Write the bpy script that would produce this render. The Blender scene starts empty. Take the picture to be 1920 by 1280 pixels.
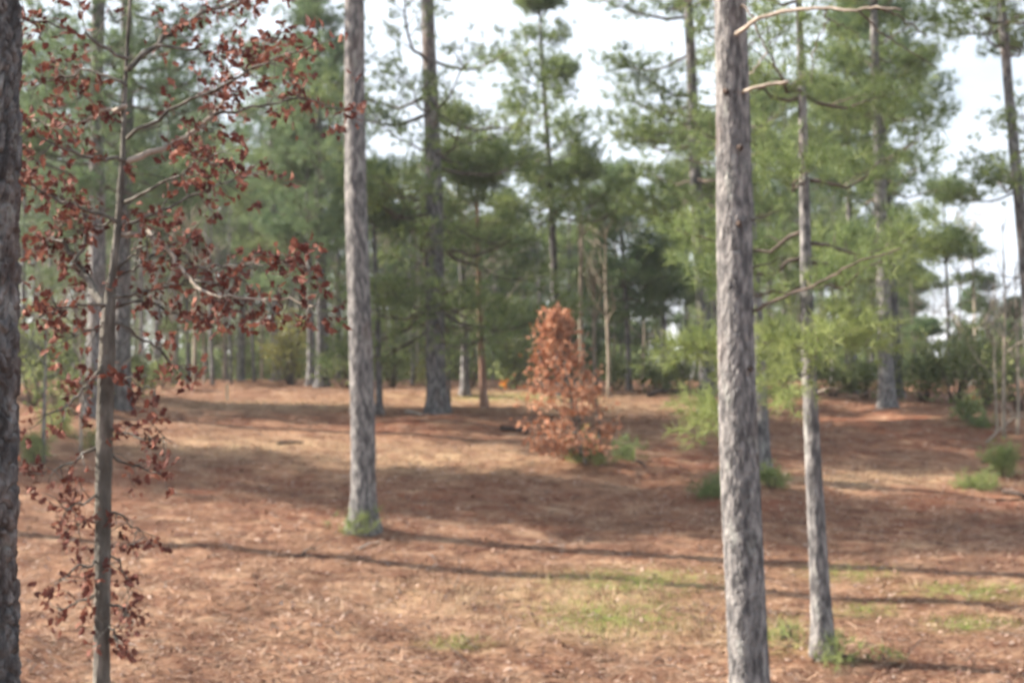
import bpy, math, random
import numpy as np

rng = np.random.default_rng(11)
R = math.radians
scene = bpy.context.scene
COL = scene.collection

# ------------------------------------------------------------------ camera
EYE = 3.6
FPX = 2870.0            # focal length in photograph pixels (1920 wide)
cam_data = bpy.data.cameras.new("camera")
cam = bpy.data.objects.new("camera", cam_data)
COL.objects.link(cam)
cam.location = (0, 0, EYE)
cam.rotation_euler = (R(90), 0, 0)
cam_data.sensor_width = 36
cam_data.lens = 36 * FPX / 1920
cam_data.clip_end = 4000
cam_data.dof.use_dof = True
cam_data.dof.focus_distance = 4.2
cam_data.dof.aperture_fstop = 3.9
scene.camera = cam

# ------------------------------------------------------------------ light
SUN_EL = R(29)
SUN_BACK = R(9)        # the sun stands to the left and this far behind the trees
sun_vec = np.array([-math.cos(SUN_BACK) * math.cos(SUN_EL), math.sin(SUN_BACK) * math.cos(SUN_EL), math.sin(SUN_EL)])
world = bpy.data.worlds.new("World")
scene.world = world
world.use_nodes = True
wn = world.node_tree
wn.nodes.clear()
wout = wn.nodes.new("ShaderNodeOutputWorld")
wbg = wn.nodes.new("ShaderNodeBackground")
sky = wn.nodes.new("ShaderNodeTexSky")
sky.sky_type = 'NISHITA'
sky.sun_disc = False
sky.sun_elevation = SUN_EL
sky.sun_rotation = math.atan2(sun_vec[0], sun_vec[1])
sky.air_density = 1.0
sky.dust_density = 1.5
sky.ozone_density = 1.0
wtc = wn.nodes.new("ShaderNodeTexCoord")
wmap = wn.nodes.new("ShaderNodeMapping")
wmap.inputs["Scale"].default_value = (1, 1, 2.4)
wnoise = wn.nodes.new("ShaderNodeTexNoise")
wnoise.inputs["Scale"].default_value = 3.2
wnoise.inputs["Detail"].default_value = 7
wramp = wn.nodes.new("ShaderNodeMapRange")
wramp.inputs["From Min"].default_value = 0.20
wramp.inputs["From Max"].default_value = 0.45
wmix = wn.nodes.new("ShaderNodeMixRGB")
wmix.inputs[2].default_value = (6.4, 7.1, 8.0, 1)      # thin bright cloud
wn.links.new(wtc.outputs["Generated"], wmap.inputs["Vector"])
wn.links.new(wmap.outputs[0], wnoise.inputs["Vector"])
wn.links.new(wnoise.outputs["Fac"], wramp.inputs["Value"])
wn.links.new(wramp.outputs[0], wmix.inputs[0])
wn.links.new(sky.outputs[0], wmix.inputs[1])
wn.links.new(wmix.outputs[0], wbg.inputs["Color"])
wbg.inputs["Strength"].default_value = 0.052
wn.links.new(wbg.outputs[0], wout.inputs["Surface"])

sun_data = bpy.data.lights.new("sun", 'SUN')
sun_data.energy = 5.0
sun_data.angle = R(0.5)
sun_data.color = (1.0, 0.89, 0.76)
sun = bpy.data.objects.new("sun", sun_data)
COL.objects.link(sun)
from mathutils import Vector
sun.rotation_euler = Vector(sun_vec).to_track_quat('Z', 'Y').to_euler()
sun.location = (-30, 10, 30)

scene.view_settings.view_transform = 'Standard'
scene.view_settings.look = 'None'
scene.view_settings.gamma = 1
scene.view_settings.exposure = 1.86
scene.render.engine = 'CYCLES'
scene.cycles.use_denoising = True
scene.cycles.max_bounces = 4
scene.cycles.diffuse_bounces = 2
scene.cycles.use_adaptive_sampling = True
scene.cycles.adaptive_threshold = 0.03
scene.cycles.transparent_max_bounces = 4

# ------------------------------------------------------------------ materials
def material(name, stops, scale=(4, 4, 4), detail=6, rough=0.9, bump=0.0, bump_scale=30, rand=0.0,
             translucent=0.0, island=0.0, coord="Object", attrs=None, spec=0.2, objrand=0.0, distortion=0.0, patches=()):
    m = bpy.data.materials.new(name)
    m.use_nodes = True
    nt = m.node_tree
    N, L = nt.nodes, nt.links
    b = N["Principled BSDF"]
    b.inputs["Roughness"].default_value = rough
    b.inputs["Specular IOR Level"].default_value = spec
    tc = N.new("ShaderNodeTexCoord")
    mp = N.new("ShaderNodeMapping")
    mp.inputs["Scale"].default_value = scale
    L.new(tc.outputs[coord], mp.inputs["Vector"])
    nz = N.new("ShaderNodeTexNoise")
    nz.inputs["Scale"].default_value = 1
    nz.inputs["Detail"].default_value = detail
    nz.inputs["Distortion"].default_value = distortion
    L.new(mp.outputs[0], nz.inputs["Vector"])
    fac = nz.outputs["Fac"]
    if island or objrand:
        if island:
            g = N.new("ShaderNodeNewGeometry").outputs["Random Per Island"]
        else:
            g = N.new("ShaderNodeObjectInfo").outputs["Random"]
        amt = island or objrand
        ma = N.new("ShaderNodeMath"); ma.operation = 'MULTIPLY_ADD'
        L.new(g, ma.inputs[0]); ma.inputs[1].default_value = amt
        sub = N.new("ShaderNodeMath"); sub.operation = 'SUBTRACT'
        L.new(fac, sub.inputs[0]); sub.inputs[1].default_value = amt / 2
        L.new(sub.outputs[0], ma.inputs[2])
        fac = ma.outputs[0]
    cr = N.new("ShaderNodeValToRGB")
    el = cr.color_ramp.elements
    while len(el) < len(stops):
        el.new(0.5)
    for e, (p, c) in zip(el, stops):
        e.position = p
        e.color = (*c, 1)
    L.new(fac, cr.inputs[0])
    color = cr.outputs[0]
    for (an, c, fine) in (attrs or []):
        at = N.new("ShaderNodeAttribute"); at.attribute_name = an
        n2 = N.new("ShaderNodeTexNoise"); n2.inputs["Scale"].default_value = fine; n2.inputs["Detail"].default_value = 8
        L.new(tc.outputs[coord], n2.inputs["Vector"])
        mr = N.new("ShaderNodeMapRange"); mr.inputs[1].default_value = 0.35; mr.inputs[2].default_value = 0.62
        L.new(n2.outputs["Fac"], mr.inputs[0])
        mu = N.new("ShaderNodeMath"); mu.operation = 'MULTIPLY'
        L.new(at.outputs["Fac"], mu.inputs[0]); L.new(mr.outputs[0], mu.inputs[1])
        mx = N.new("ShaderNodeMixRGB"); mx.inputs[2].default_value = (*c, 1)
        L.new(mu.outputs[0], mx.inputs[0]); L.new(color, mx.inputs[1])
        color = mx.outputs[0]
    for (c, sc, lo, hi, amt) in patches:
        n3 = N.new("ShaderNodeTexNoise"); n3.inputs["Scale"].default_value = sc; n3.inputs["Detail"].default_value = 5
        m3 = N.new("ShaderNodeMapping"); m3.inputs["Scale"].default_value = (1, 1, .45); m3.inputs["Location"].default_value = (sc, c[0] * 31, 0)
        L.new(tc.outputs[coord], m3.inputs["Vector"]); L.new(m3.outputs[0], n3.inputs["Vector"])
        r3 = N.new("ShaderNodeMapRange"); r3.inputs[1].default_value = lo; r3.inputs[2].default_value = hi; r3.inputs[4].default_value = amt
        L.new(n3.outputs["Fac"], r3.inputs[0])
        x3 = N.new("ShaderNodeMixRGB"); x3.inputs[2].default_value = (*c, 1)
        L.new(r3.outputs[0], x3.inputs[0]); L.new(color, x3.inputs[1]); color = x3.outputs[0]
    L.new(color, b.inputs["Base Color"])
    if bump:
        nb = N.new("ShaderNodeTexNoise"); nb.inputs["Scale"].default_value = bump_scale; nb.inputs["Detail"].default_value = 8
        if coord == "Object" and scale[2] != scale[0]:
            mb = N.new("ShaderNodeMapping"); mb.inputs["Scale"].default_value = (1, 1, scale[2] / scale[0])
            L.new(tc.outputs[coord], mb.inputs["Vector"]); L.new(mb.outputs[0], nb.inputs["Vector"])
        else:
            L.new(tc.outputs[coord], nb.inputs["Vector"])
        bp = N.new("ShaderNodeBump"); bp.inputs["Strength"].default_value = bump; bp.inputs["Distance"].default_value = 0.03
        L.new(nb.outputs["Fac"], bp.inputs["Height"]); L.new(bp.outputs[0], b.inputs["Normal"])
    if translucent:
        tr = N.new("ShaderNodeBsdfTranslucent")
        L.new(color, tr.inputs["Color"])
        ms = N.new("ShaderNodeMixShader"); ms.inputs[0].default_value = translucent
        L.new(b.outputs[0], ms.inputs[1]); L.new(tr.outputs[0], ms.inputs[2])
        L.new(ms.outputs[0], N["Material Output"].inputs["Surface"])
    return m

M = {}
M['bark'] = material("pine_bark", [(0.36, (.046, .045, .048)), (0.5, (.098, .095, .097)), (0.63, (.18, .172, .170))], (16, 16, 5.5), bump=1.0, bump_scale=40, objrand=0.12, patches=[((.15, .085, .06), 3.0, .54, .70, .3), ((.33, .34, .32), 7.0, .60, .70, .5)])
M['bark_pale'] = material("pine_bark_pale", [(0.36, (.062, .060, .063)), (0.5, (.135, .131, .132)), (0.63, (.25, .240, .235))], (18, 18, 6), bump=1.0, bump_scale=44, patches=[((.15, .085, .06), 3.0, .54, .70, .3), ((.33, .34, .32), 7.0, .60, .70, .5)])
M['bark_red'] = material("pine_bark_red", [(0.3, (.12, .07, .05)), (0.5, (.22, .13, .095)), (0.7, (.32, .21, .16))], (10, 10, 1.6), bump=0.6, bump_scale=30)
M['bark_oak'] = material("oak_bark", [(0.3, (.05, .046, .041)), (0.5, (.105, .098, .086)), (0.7, (.20, .187, .168))], (14, 14, 4), bump=0.6, bump_scale=50)
M['limb_pale'] = material("dead_limb_wood", [(0.3, (.16, .138, .115)), (0.5, (.29, .25, .21)), (0.7, (.40, .35, .30))], (12, 12, 12), bump=0.3, bump_scale=60)
M['limb'] = material("pine_limb_bark", [(0.3, (.05, .04, .034)), (0.6, (.12, .095, .08)), (0.75, (.19, .155, .13))], (8, 8, 8))
M['twig_pale'] = material("bare_twig", [(0.3, (.17, .14, .11)), (0.6, (.30, .26, .21)), (0.75, (.40, .35, .29))], (6, 6, 2), objrand=0.3)
M['needle'] = material("pine_needles", [(0.25, (.066, .104, .042)), (0.5, (.145, .200, .074)), (0.75, (.255, .305, .115))], (1.3, 1.3, 1.3), translucent=0.45, island=0.35, rough=0.6, spec=0.3)
M['needle_dark'] = material("pine_needles_dark", [(0.25, (.055, .096, .052)), (0.5, (.120, .182, .088)), (0.78, (.21, .270, .122))], (1.0, 1.0, 1.0), translucent=0.45, island=0.35, rough=0.6, spec=0.3)
M['needle_far'] = material("pine_needles_olive", [(0.25, (.070, .105, .050)), (0.5, (.145, .195, .084)), (0.78, (.25, .285, .125))], (0.8, 0.8, 0.8), translucent=0.45, island=0.3, rough=0.6, objrand=0.0)
M['needle_bright'] = material("young_pine_needles", [(0.25, (.11, .15, .052)), (0.5, (.21, .26, .092)), (0.75, (.33, .37, .15))], (2.5, 2.5, 2.5), translucent=0.45, island=0.35, rough=0.55)
M['shrub'] = material("shrub_leaves", [(0.25, (.08, .105, .042)), (0.5, (.16, .195, .075)), (0.75, (.26, .285, .125))], (1.5, 1.5, 1.5), translucent=0.45, island=0.35, rough=0.6)
M['shrub_yellow'] = material("yellow_shrub_leaves", [(0.25, (.12, .12, .035)), (0.5, (.22, .22, .07)), (0.75, (.33, .31, .11))], (1.5, 1.5, 1.5), translucent=0.4, island=0.35, rough=0.6)
M['leaf'] = material("russet_oak_leaf", [(0.2, (.070, .023, .019)), (0.5, (.130, .042, .032)), (0.8, (.24, .105, .075))], (3, 3, 3), translucent=0.18, island=0.7, rough=0.75, spec=0.15)
M['leaf_single'] = material("russet_oak_leaf_single", [(0.2, (.070, .023, .019)), (0.5, (.130, .042, .032)), (0.8, (.24, .105, .075))], (3, 3, 3), translucent=0.18, objrand=0.7, rough=0.75, spec=0.15)
M['leaf_orange'] = material("copper_oak_leaf", [(0.2, (.26, .105, .055)), (0.5, (.41, .185, .105)), (0.8, (.52, .30, .19))], (3, 3, 3), translucent=0.35, island=0.6, rough=0.6)
M['ground'] = material("pine_straw_ground", [(0.30, (.075, .034, .023)), (0.44, (.140, .070, .046)), (0.58, (.230, .132, .084)), (0.72, (.34, .228, .15))],
                       (1.9, 2.6, 1.9), detail=10, rough=0.95, bump=0.55, bump_scale=16, spec=0.05, distortion=0.6,
                       attrs=[("tan", (.36, .255, .155), 2.4), ("green", (.16, .20, .055), 3.5), ("red", (.17, .064, .038), 2.0)])
M['straw'] = material("pine_straw", [(0.2, (.10, .046, .030)), (0.45, (.205, .105, .066)), (0.62, (.32, .19, .125)), (0.85, (.48, .36, .26))], (1.2, 1.2, 1.2), island=0.75, rough=0.8, spec=0.15)
M['litter'] = material("fallen_leaves", [(0.2, (.10, .05, .038)), (0.5, (.22, .13, .095)), (0.8, (.42, .32, .26))], (2, 2, 2), island=0.9, rough=0.7, spec=0.3)
M['grass'] = material("green_grass", [(0.25, (.13, .19, .045)), (0.5, (.23, .29, .08)), (0.75, (.36, .39, .14))], (2, 2, 2), translucent=0.35, island=0.5)
M['grass_dry'] = material("dry_grass", [(0.25, (.27, .18, .10)), (0.5, (.41, .295, .18)), (0.75, (.54, .43, .29))], (2, 2, 2), translucent=0.25, island=0.5)
M['wood_dark'] = material("dark_wet_wood", [(0.3, (.025, .018, .015)), (0.6, (.07, .05, .042)), (0.8, (.12, .09, .075))], (5, 5, 5), bump=0.4)
M['stake'] = material("pine_stake", [(0.3, (.45, .36, .25)), (0.7, (.62, .52, .38))], (20, 20, 4))
M['orange'] = material("orange_leaf", [(0.3, (.55, .17, .02)), (0.7, (.75, .30, .04))], (9, 9, 9), translucent=0.3)
M['cone'] = material("pine_cone_scales", [(0.3, (.06, .04, .03)), (0.7, (.17, .12, .09))], (30, 30, 30))

# ------------------------------------------------------------------ mesh helpers
def mesh_tris(name, V):
    """triangle soup, V is (n*3, 3)"""
    n = len(V)
    me = bpy.data.meshes.new(name)
    me.vertices.add(n); me.vertices.foreach_set("co", np.ascontiguousarray(V, np.float32).ravel())
    me.loops.add(n); me.loops.foreach_set("vertex_index", np.arange(n, dtype=np.int32))
    me.polygons.add(n // 3)
    me.polygons.foreach_set("loop_start", np.arange(0, n, 3, dtype=np.int32))
    me.update(calc_edges=True)
    return me

def mesh_faces(name, V, F, smooth=True):
    V = np.ascontiguousarray(V, np.float32); F = np.ascontiguousarray(F, np.int32)
    k = F.shape[1]
    me = bpy.data.meshes.new(name)
    me.vertices.add(len(V)); me.vertices.foreach_set("co", V.ravel())
    me.loops.add(F.size); me.loops.foreach_set("vertex_index", F.ravel())
    me.polygons.add(len(F))
    me.polygons.foreach_set("loop_start", np.arange(0, F.size, k, dtype=np.int32))
    if smooth:
        me.polygons.foreach_set("use_smooth", np.ones(len(F), bool))
    me.update(calc_edges=True)
    return me

def link(name, me, mat=None, parent=None, loc=None, label=None, cat=None, group=None, kind=None):
    o = bpy.data.objects.new(name, me)
    COL.objects.link(o)
    if mat is not None and me is not None and len(me.materials) == 0:
        me.materials.append(mat)
    if parent is not None:
        o.parent = parent
    if loc is not None:
        o.location = loc
    if label: o["label"] = label
    if cat: o["category"] = cat
    if group: o["group"] = group
    if kind: o["kind"] = kind
    return o

def empty(name, loc, label, cat, group=None):
    e = link(name, None, None, None, loc, label, cat, group)
    e.empty_display_size = 0.2
    return e

def copy_thing(root, loc, rotz, scale, label, group=None, name=None):
    r = root.copy(); COL.objects.link(r)
    if name: r.name = name
    r.location = loc; r.rotation_euler = (0, 0, rotz); r.scale = scale
    r["label"] = label
    if group: r["group"] = group
    for ch in root.children:
        c = ch.copy(); COL.objects.link(c); c.parent = r
        for g in ch.children:
            d = g.copy(); COL.objects.link(d); d.parent = c
    return r

def norm(v):
    return v / np.maximum(np.linalg.norm(v, axis=-1, keepdims=True), 1e-9)

def frames(P):
    T = np.gradient(P, axis=0); T = norm(T)
    ref = np.array([0, 1.0, 0]) if abs(T[0][1]) < 0.8 else np.array([1.0, 0, 0])
    U = norm(np.cross(T, ref)); W = np.cross(T, U)
    return T, U, W

class Tubes:
    def __init__(s): s.V = []; s.F = []; s.n = 0
    def add(s, P, r, sides=5):
        P = np.asarray(P, float); r = np.asarray(r, float)
        T, U, W = frames(P)
        a = np.linspace(0, 2 * math.pi, sides, endpoint=False)
        ring = P[:, None, :] + r[:, None, None] * (np.cos(a)[None, :, None] * U[:, None, :] + np.sin(a)[None, :, None] * W[:, None, :])
        k = len(P)
        s.V.append(ring.reshape(-1, 3))
        i = np.arange(k - 1)[:, None] * sides; j = np.arange(sides)[None, :]; j2 = (j + 1) % sides
        F = np.stack([i + j, i + j2, i + sides + j2, i + sides + j], -1).reshape(-1, 4) + s.n
        s.F.append(F); s.n += k * sides
        # closed ends
        c0 = s.n; s.V.append(np.array([P[0], P[-1] + T[-1] * r[-1] * .5])); s.n += 2
        jj = np.arange(sides); b = F[0][0]; e = b + (k - 1) * sides
        s.F.append(np.stack([np.full(sides, c0), b + (jj + 1) % sides, b + jj, np.full(sides, c0)], -1))
        s.F.append(np.stack([np.full(sides, c0 + 1), e + jj, e + (jj + 1) % sides, np.full(sides, c0 + 1)], -1))
    def mesh(s, name):
        V = np.concatenate(s.V); F = np.concatenate(s.F)
        me = bpy.data.meshes.new(name)
        tri = F[:, 0] == F[:, 3]
        starts = np.zeros(len(F), np.int32); cnt = np.where(tri, 3, 4)
        starts[1:] = np.cumsum(cnt)[:-1]
        mask = np.ones(F.shape, bool); mask[tri, 3] = False
        idx = F[mask].astype(np.int32)
        me.vertices.add(len(V)); me.vertices.foreach_set("co", V.astype(np.float32).ravel())
        me.loops.add(len(idx)); me.loops.foreach_set("vertex_index", idx)
        me.polygons.add(len(F)); me.polygons.foreach_set("loop_start", starts)
        me.polygons.foreach_set("use_smooth", np.ones(len(F), bool))
        me.update(calc_edges=True)
        return me

def cells(u, v, nu, seed):
    """cellular noise on a cylinder: u wraps every nu cells; returns F1, F2, id value"""
    r = np.random.default_rng(seed)
    nv = int(v.max()) + 4
    jx = r.random((nu, nv)); jy = r.random((nu, nv)); val = r.random((nu, nv))
    iu = np.floor(u).astype(int); iv = np.floor(v).astype(int)
    f1 = np.full(u.shape, 9.0); f2 = np.full(u.shape, 9.0); vid = np.zeros(u.shape)
    for du in (-1, 0, 1):
        for dv in (-1, 0, 1):
            cu = iu + du; cv = iv + dv
            wu = cu % nu; wv = np.clip(cv, 0, nv - 1)
            d = np.hypot(cu + jx[wu, wv] - u, cv + jy[wu, wv] - v)
            new = d < f1
            f2 = np.where(new, f1, np.minimum(f2, d))
            vid = np.where(new, val[wu, wv], vid)
            f1 = np.where(new, d, f1)
    return f1, f2, vid

def bark_trunk(name, P, r, sides, rows, seed, plate=(0.05, 0.16), depth=0.012):
    """trunk whose bark plates and furrows are real relief. P control points, r radii"""
    P = np.asarray(P, float); r = np.asarray(r, float)
    L = np.concatenate([[0], np.cumsum(np.linalg.norm(np.diff(P, axis=0), axis=1))])
    if rows > 300:
        n1 = int(rows * .85); t = np.concatenate([np.linspace(0, 9.5, n1, endpoint=False), np.linspace(9.5, L[-1], rows - n1)]) if L[-1] > 12 else np.linspace(0, L[-1], rows)
    else:
        t = np.linspace(0, L[-1], rows)
    tu = np.linspace(0, L[-1], 240)
    S = np.stack([np.interp(tu, L, P[:, k]) for k in range(3)], -1)
    for c in range(3):
        pad = np.pad(S[:, c], (6, 6), mode='reflect', reflect_type='odd')
        S[:, c] = np.convolve(pad, np.ones(7) / 7, 'same')[6:-6]
    Q = np.stack([np.interp(t, tu, S[:, k]) for k in range(3)], -1)
    rr = np.interp(t, L, r)
    T, U, W = frames(Q)
    a = np.linspace(0, 2 * math.pi, sides, endpoint=False)
    A, TT = np.meshgrid(a, t)
    nu = max(6, int(round(2 * math.pi * np.median(rr) / plate[0])))
    g = np.random.default_rng(seed)
    wob = 0.55 * np.sin(TT * 2.1 + g.random() * 6 + A) + 0.3 * np.sin(TT * 5.3 + 2 * A)
    u = A / (2 * math.pi) * nu + wob * 0.6 + 0.22 * np.sin(TT * 23 + 3 * np.sin(A * 4)) + 0.18 * np.sin(TT * 41 - 5 * A)
    v = TT / plate[1] + 0.5 * np.sin(A * 3 + 1.3) + 0.35 * np.sin(A * 8 + TT * 3) + 2
    f1, f2, vid = cells(u, v, nu, seed)
    edge = np.clip((f2 - f1) / 0.38, 0, 1) ** 0.8
    f1b, f2b, _ = cells(u * 2.0, v * 2.6, nu * 2, seed + 5)
    edge2 = np.clip((f2b - f1b) / 0.3, 0, 1)
    rel = (edge - 0.6) * depth + (vid - 0.5) * depth * 0.6 + (edge2 - .6) * depth * 0.35
    lump = 0.02 * np.sin(3 * A + TT * 1.1 + seed) + 0.015 * np.sin(2 * A - TT * 2.3 + seed * 2)
    rad = rr[:, None] * (1 + lump) + rel * np.clip(rr[:, None] / max(r[0], 1e-3) * 1.3, 0.4, 1)
    V = Q[:, None, :] + rad[..., None] * (np.cos(A)[..., None] * U[:, None, :] + np.sin(A)[..., None] * W[:, None, :])
    i = np.arange(rows - 1)[:, None] * sides; j = np.arange(sides)[None, :]; j2 = (j + 1) % sides
    F = np.stack([i + j, i + j2, i + sides + j2, i + sides + j], -1).reshape(-1, 4)
    return mesh_faces(name, V.reshape(-1, 3), F)

def needles(P, D, n, length, width, spread=0.9, shoot=0.10, seed=0):
    """bottlebrush tufts: n needle triangles round each shoot"""
    g = np.random.default_rng(seed)
    P = np.asarray(P); D = norm(np.asarray(D)); N = len(P)
    p = np.repeat(P, n, 0); d = np.repeat(D, n, 0)
    p = p + d * (g.random((N * n, 1)) - 0.4) * shoot
    rd = norm(g.normal(size=(N * n, 3)))
    nd = norm(d * 0.75 + rd * spread)
    L = length * (0.7 + 0.5 * g.random((N * n, 1)))
    tip = p + nd * L
    tip[:, 2] -= 0.08 * L[:, 0]
    side = norm(np.cross(nd, g.normal(size=(N * n, 3)))) * width * 0.5
    V = np.stack([p - side, p + side, tip], 1)
    return V.reshape(-1, 3)

LEAF = np.array([(0, 0), (.10, .16), (.30, .22), (.16, .34), (.40, .50), (.19, .58), (.30, .80), (.10, .82), (0, 1.0),
                 (-.10, .82), (-.30, .80), (-.19, .58), (-.40, .50), (-.16, .34), (-.30, .22), (-.10, .16)])
LEAF_T = []
for _i in range(8):
    pass
def leaf_geometry(curl=0.25, seed=0):
    """lobed oak leaf, folded at the midrib and curled; unit length along +y"""
    g = np.random.default_rng(seed)
    pts = LEAF.copy() * (1 + 0.08 * g.normal(size=LEAF.shape))
    z = 0.35 * np.abs(pts[:, 0]) - curl * (pts[:, 1] ** 2) + 0.05 * g.normal(size=len(pts))
    V = np.column_stack([pts, z])
    mid = np.array([[0, .3, -curl * .09], [0, .6, -curl * .36]])
    V = np.concatenate([V, mid])
    m1, m2 = 16, 17
    F = [(0, 1, m1), (1, 2, m1), (2, 3, m1), (3, 4, m2), (3, m2, m1), (4, 5, m2), (5, 6, m2), (6, 7, m2), (7, 8, m2),
         (8, 9, m2), (9, 10, m2), (10, 11, m2), (11, 12, m2), (12, 13, m2), (13, m1, m2), (13, 14, m1), (14, 15, m1), (15, 0, m1)]
    return V, np.array(F)

def rot_basis(d, g):
    """rotation matrices (N,3,3) whose y axis follows d with a random roll"""
    d = norm(d); N = len(d)
    x = norm(np.cross(d, g.normal(size=(N, 3)))); z = np.cross(x, d)
    return np.stack([x, d, z], -1)

def leaves_mesh(name, P, D, size, seed):
    g = np.random.default_rng(seed)
    N = len(P); B = rot_basis(np.asarray(D), g); out = []
    S = size * (0.65 + 0.6 * g.random(N))
    for v in range(4):
        V, F = leaf_geometry(0.15 + 0.25 * v, seed + v)
        idx = np.arange(v, N, 4)
        W = np.einsum('nij,kj->nki', B[idx], V) * S[idx][:, None, None] + np.asarray(P)[idx][:, None, :]
        off = (np.arange(len(idx)) * len(V))[:, None, None]
        out.append((W.reshape(-1, 3), (F[None] + off).reshape(-1, 3)))
    n = 0; VV = []; FF = []
    for V, F in out:
        VV.append(V); FF.append(F + n); n += len(V)
    return mesh_faces(name, np.concatenate(VV), np.concatenate(FF), smooth=False)

# ------------------------------------------------------------------ terrain
PROF_Y = np.array([-400, -60, 0, 8, 12, 14, 16, 19, 22, 25, 28, 31, 34, 39, 45, 52, 60, 80, 120, 200, 400, 1200, 3000.])
PROF_Z = np.array([-4, -1.4, -.30, -.12, .0, .10, .28, .56, .88, 1.17, 1.46, 1.73, 1.96, 2.18, 2.27, 2.26, 2.1, 1.2, -1.2, -5, -11, -24, -40.])
_fy = np.concatenate([np.linspace(-400, 0, 200), np.linspace(0.25, 130, 600), np.geomspace(131, 3000, 300)])
_fz = np.interp(_fy, PROF_Y, PROF_Z)
_ker = np.hanning(15); _ker /= _ker.sum()
_fz = np.convolve(np.pad(_fz, 7, mode='edge'), _ker, 'valid')
BUMPS = []   # x, y, rx, ry, h
_lg = np.random.default_rng(8); _LX0, _LY0, _LS = -26.0, 4.0, 0.16
_lat = _lg.normal(size=(400, 330))
def _blur(a, k):
    ker = np.hanning(k + 2)[1:-1]; ker /= ker.sum()
    a = np.apply_along_axis(lambda v: np.convolve(v, ker, 'same'), 0, a)
    return np.apply_along_axis(lambda v: np.convolve(v, ker, 'same'), 1, a)
_l1 = _blur(_lat, 3); _l2 = _blur(_lg.normal(size=_lat.shape), 9); _l3 = _blur(_lg.normal(size=_lat.shape), 25)
_lat = .006 * _l1 / _l1.std() + .011 * _l2 / _l2.std() + .014 * _l3 / _l3.std()
def relief(x, y):
    fx = np.clip((x - _LX0) / _LS, 0, 327.99); fy = np.clip((y - _LY0) / _LS, 0, 397.99)
    ix = fx.astype(int); iy = fy.astype(int); ax = fx - ix; ay = fy - iy
    v = (_lat[iy, ix] * (1 - ax) * (1 - ay) + _lat[iy, ix + 1] * ax * (1 - ay) + _lat[iy + 1, ix] * (1 - ax) * ay + _lat[iy + 1, ix + 1] * ax * ay)
    return v * np.clip((62 - y) / 10, 0, 1) * np.clip((24 - np.abs(x)) / 4, 0, 1)
def ground_z(x, y):
    x = np.asarray(x, float); y = np.asarray(y, float)
    x, y = np.broadcast_arrays(x, y)
    z = np.interp(y, _fy, _fz)
    near = np.exp(-((y - 25) / 45) ** 2)
    z = z + near * (0.04 * np.sin(x * .55 + y * .21) + 0.022 * np.sin(x * 1.3 - y * .7 + 1) + 0.008 * np.sin(x * 2.9 + y * 1.9))
    tilt = np.clip((y - 8) / 6, 0, 1) * np.clip((48 - y) / 18, 0, 1)      # the slope also falls gently to the right
    z = z - 0.034 * tilt * (np.clip(x, -9, 12) + 1.0)
    z = z + relief(x, y)
    for bx, by, rx, ry, h in BUMPS:
        z = z + h * np.exp(-((x - bx) / rx) ** 2 - ((y - by) / ry) ** 2)
    return z

def on_ground(px, py, dmin=6, dmax=70):
    """the ground point seen at photo pixel (px, py)"""
    d = np.linspace(dmin, dmax, 3000)
    x = (px - 960) / FPX * d; z = EYE + (640 - py) / FPX * d
    hit = np.nonzero(z <= ground_z(x, d))[0]
    i = hit[0] if len(hit) else int(np.argmin(z - ground_z(x, d)))
    return np.array([x[i], d[i], float(ground_z(x[i], d[i]))])

def at(px, py, d):
    return np.array([(px - 960) / FPX * d, d, EYE + (640 - py) / FPX * d])

def stand(px, d):
    x = (px - 960) / FPX * d
    return np.array([x, d, float(ground_z(x, d))])

_b = []
for (px, py, rx, ry, h) in [(1405, 930, .75, .8, .14), (815, 795, 1.6, 1.0, .16), (1690, 778, 1.0, .8, .14), (1105, 885, 1.0, .6, .08),
                            (520, 722, 2.2, 1.6, .14), (760, 745, 2.0, .5, .12), (1290, 825, .9, .6, .1), (1880, 800, 1.4, 1.0, .2),
                            (560, 1180, .9, .45, .07), (430, 1140, .4, .25, .07), (60, 1210, .6, .3, .06), (680, 990, .55, .45, .10), (1540, 1228, .4, .35, .08), (820, 772, .8, .6, .10), (178, 775, .7, .5, .10), (228, 765, .7, .5, .10), (1327, 772, .7, .5, .10), (605, 726, .7, .6, .1), (1110, 1010, 1.2, .3, -.05), (960, 812, .6, .35, -.14)]:
    p = on_ground(px, py); _b.append((p[0], p[1], rx, ry, h))
BUMPS += _b

def nonuni(lo, mid_lo, mid_hi, hi, nmid, nside):
    a = mid_lo - np.geomspace(0.3, mid_lo - lo, nside)[::-1]
    b = mid_hi + np.geomspace(0.3, hi - mid_hi, nside)
    return np.concatenate([a, np.linspace(mid_lo, mid_hi, nmid), b])
gx = nonuni(-1500, -20, 20, 1500, 330, 34)
gy = nonuni(-400, 6, 60, 3000, 430, 34)
GX, GY = np.meshgrid(gx, gy)
GZ = ground_z(GX, GY)
fine = np.exp(-((GY - 20) / 25) ** 2)
GZ = GZ + fine * rng.normal(size=GZ.shape) * 0.008
nx, ny = len(gx), len(gy)
ii = np.arange(ny - 1)[:, None] * nx; jj = np.arange(nx - 1)[None, :]
GF = np.stack([ii + jj, ii + jj + 1, ii + nx + jj + 1, ii + nx + jj], -1).reshape(-1, 4)
gm = mesh_faces("ground", np.stack([GX, GY, GZ], -1).reshape(-1, 3), GF)
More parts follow.
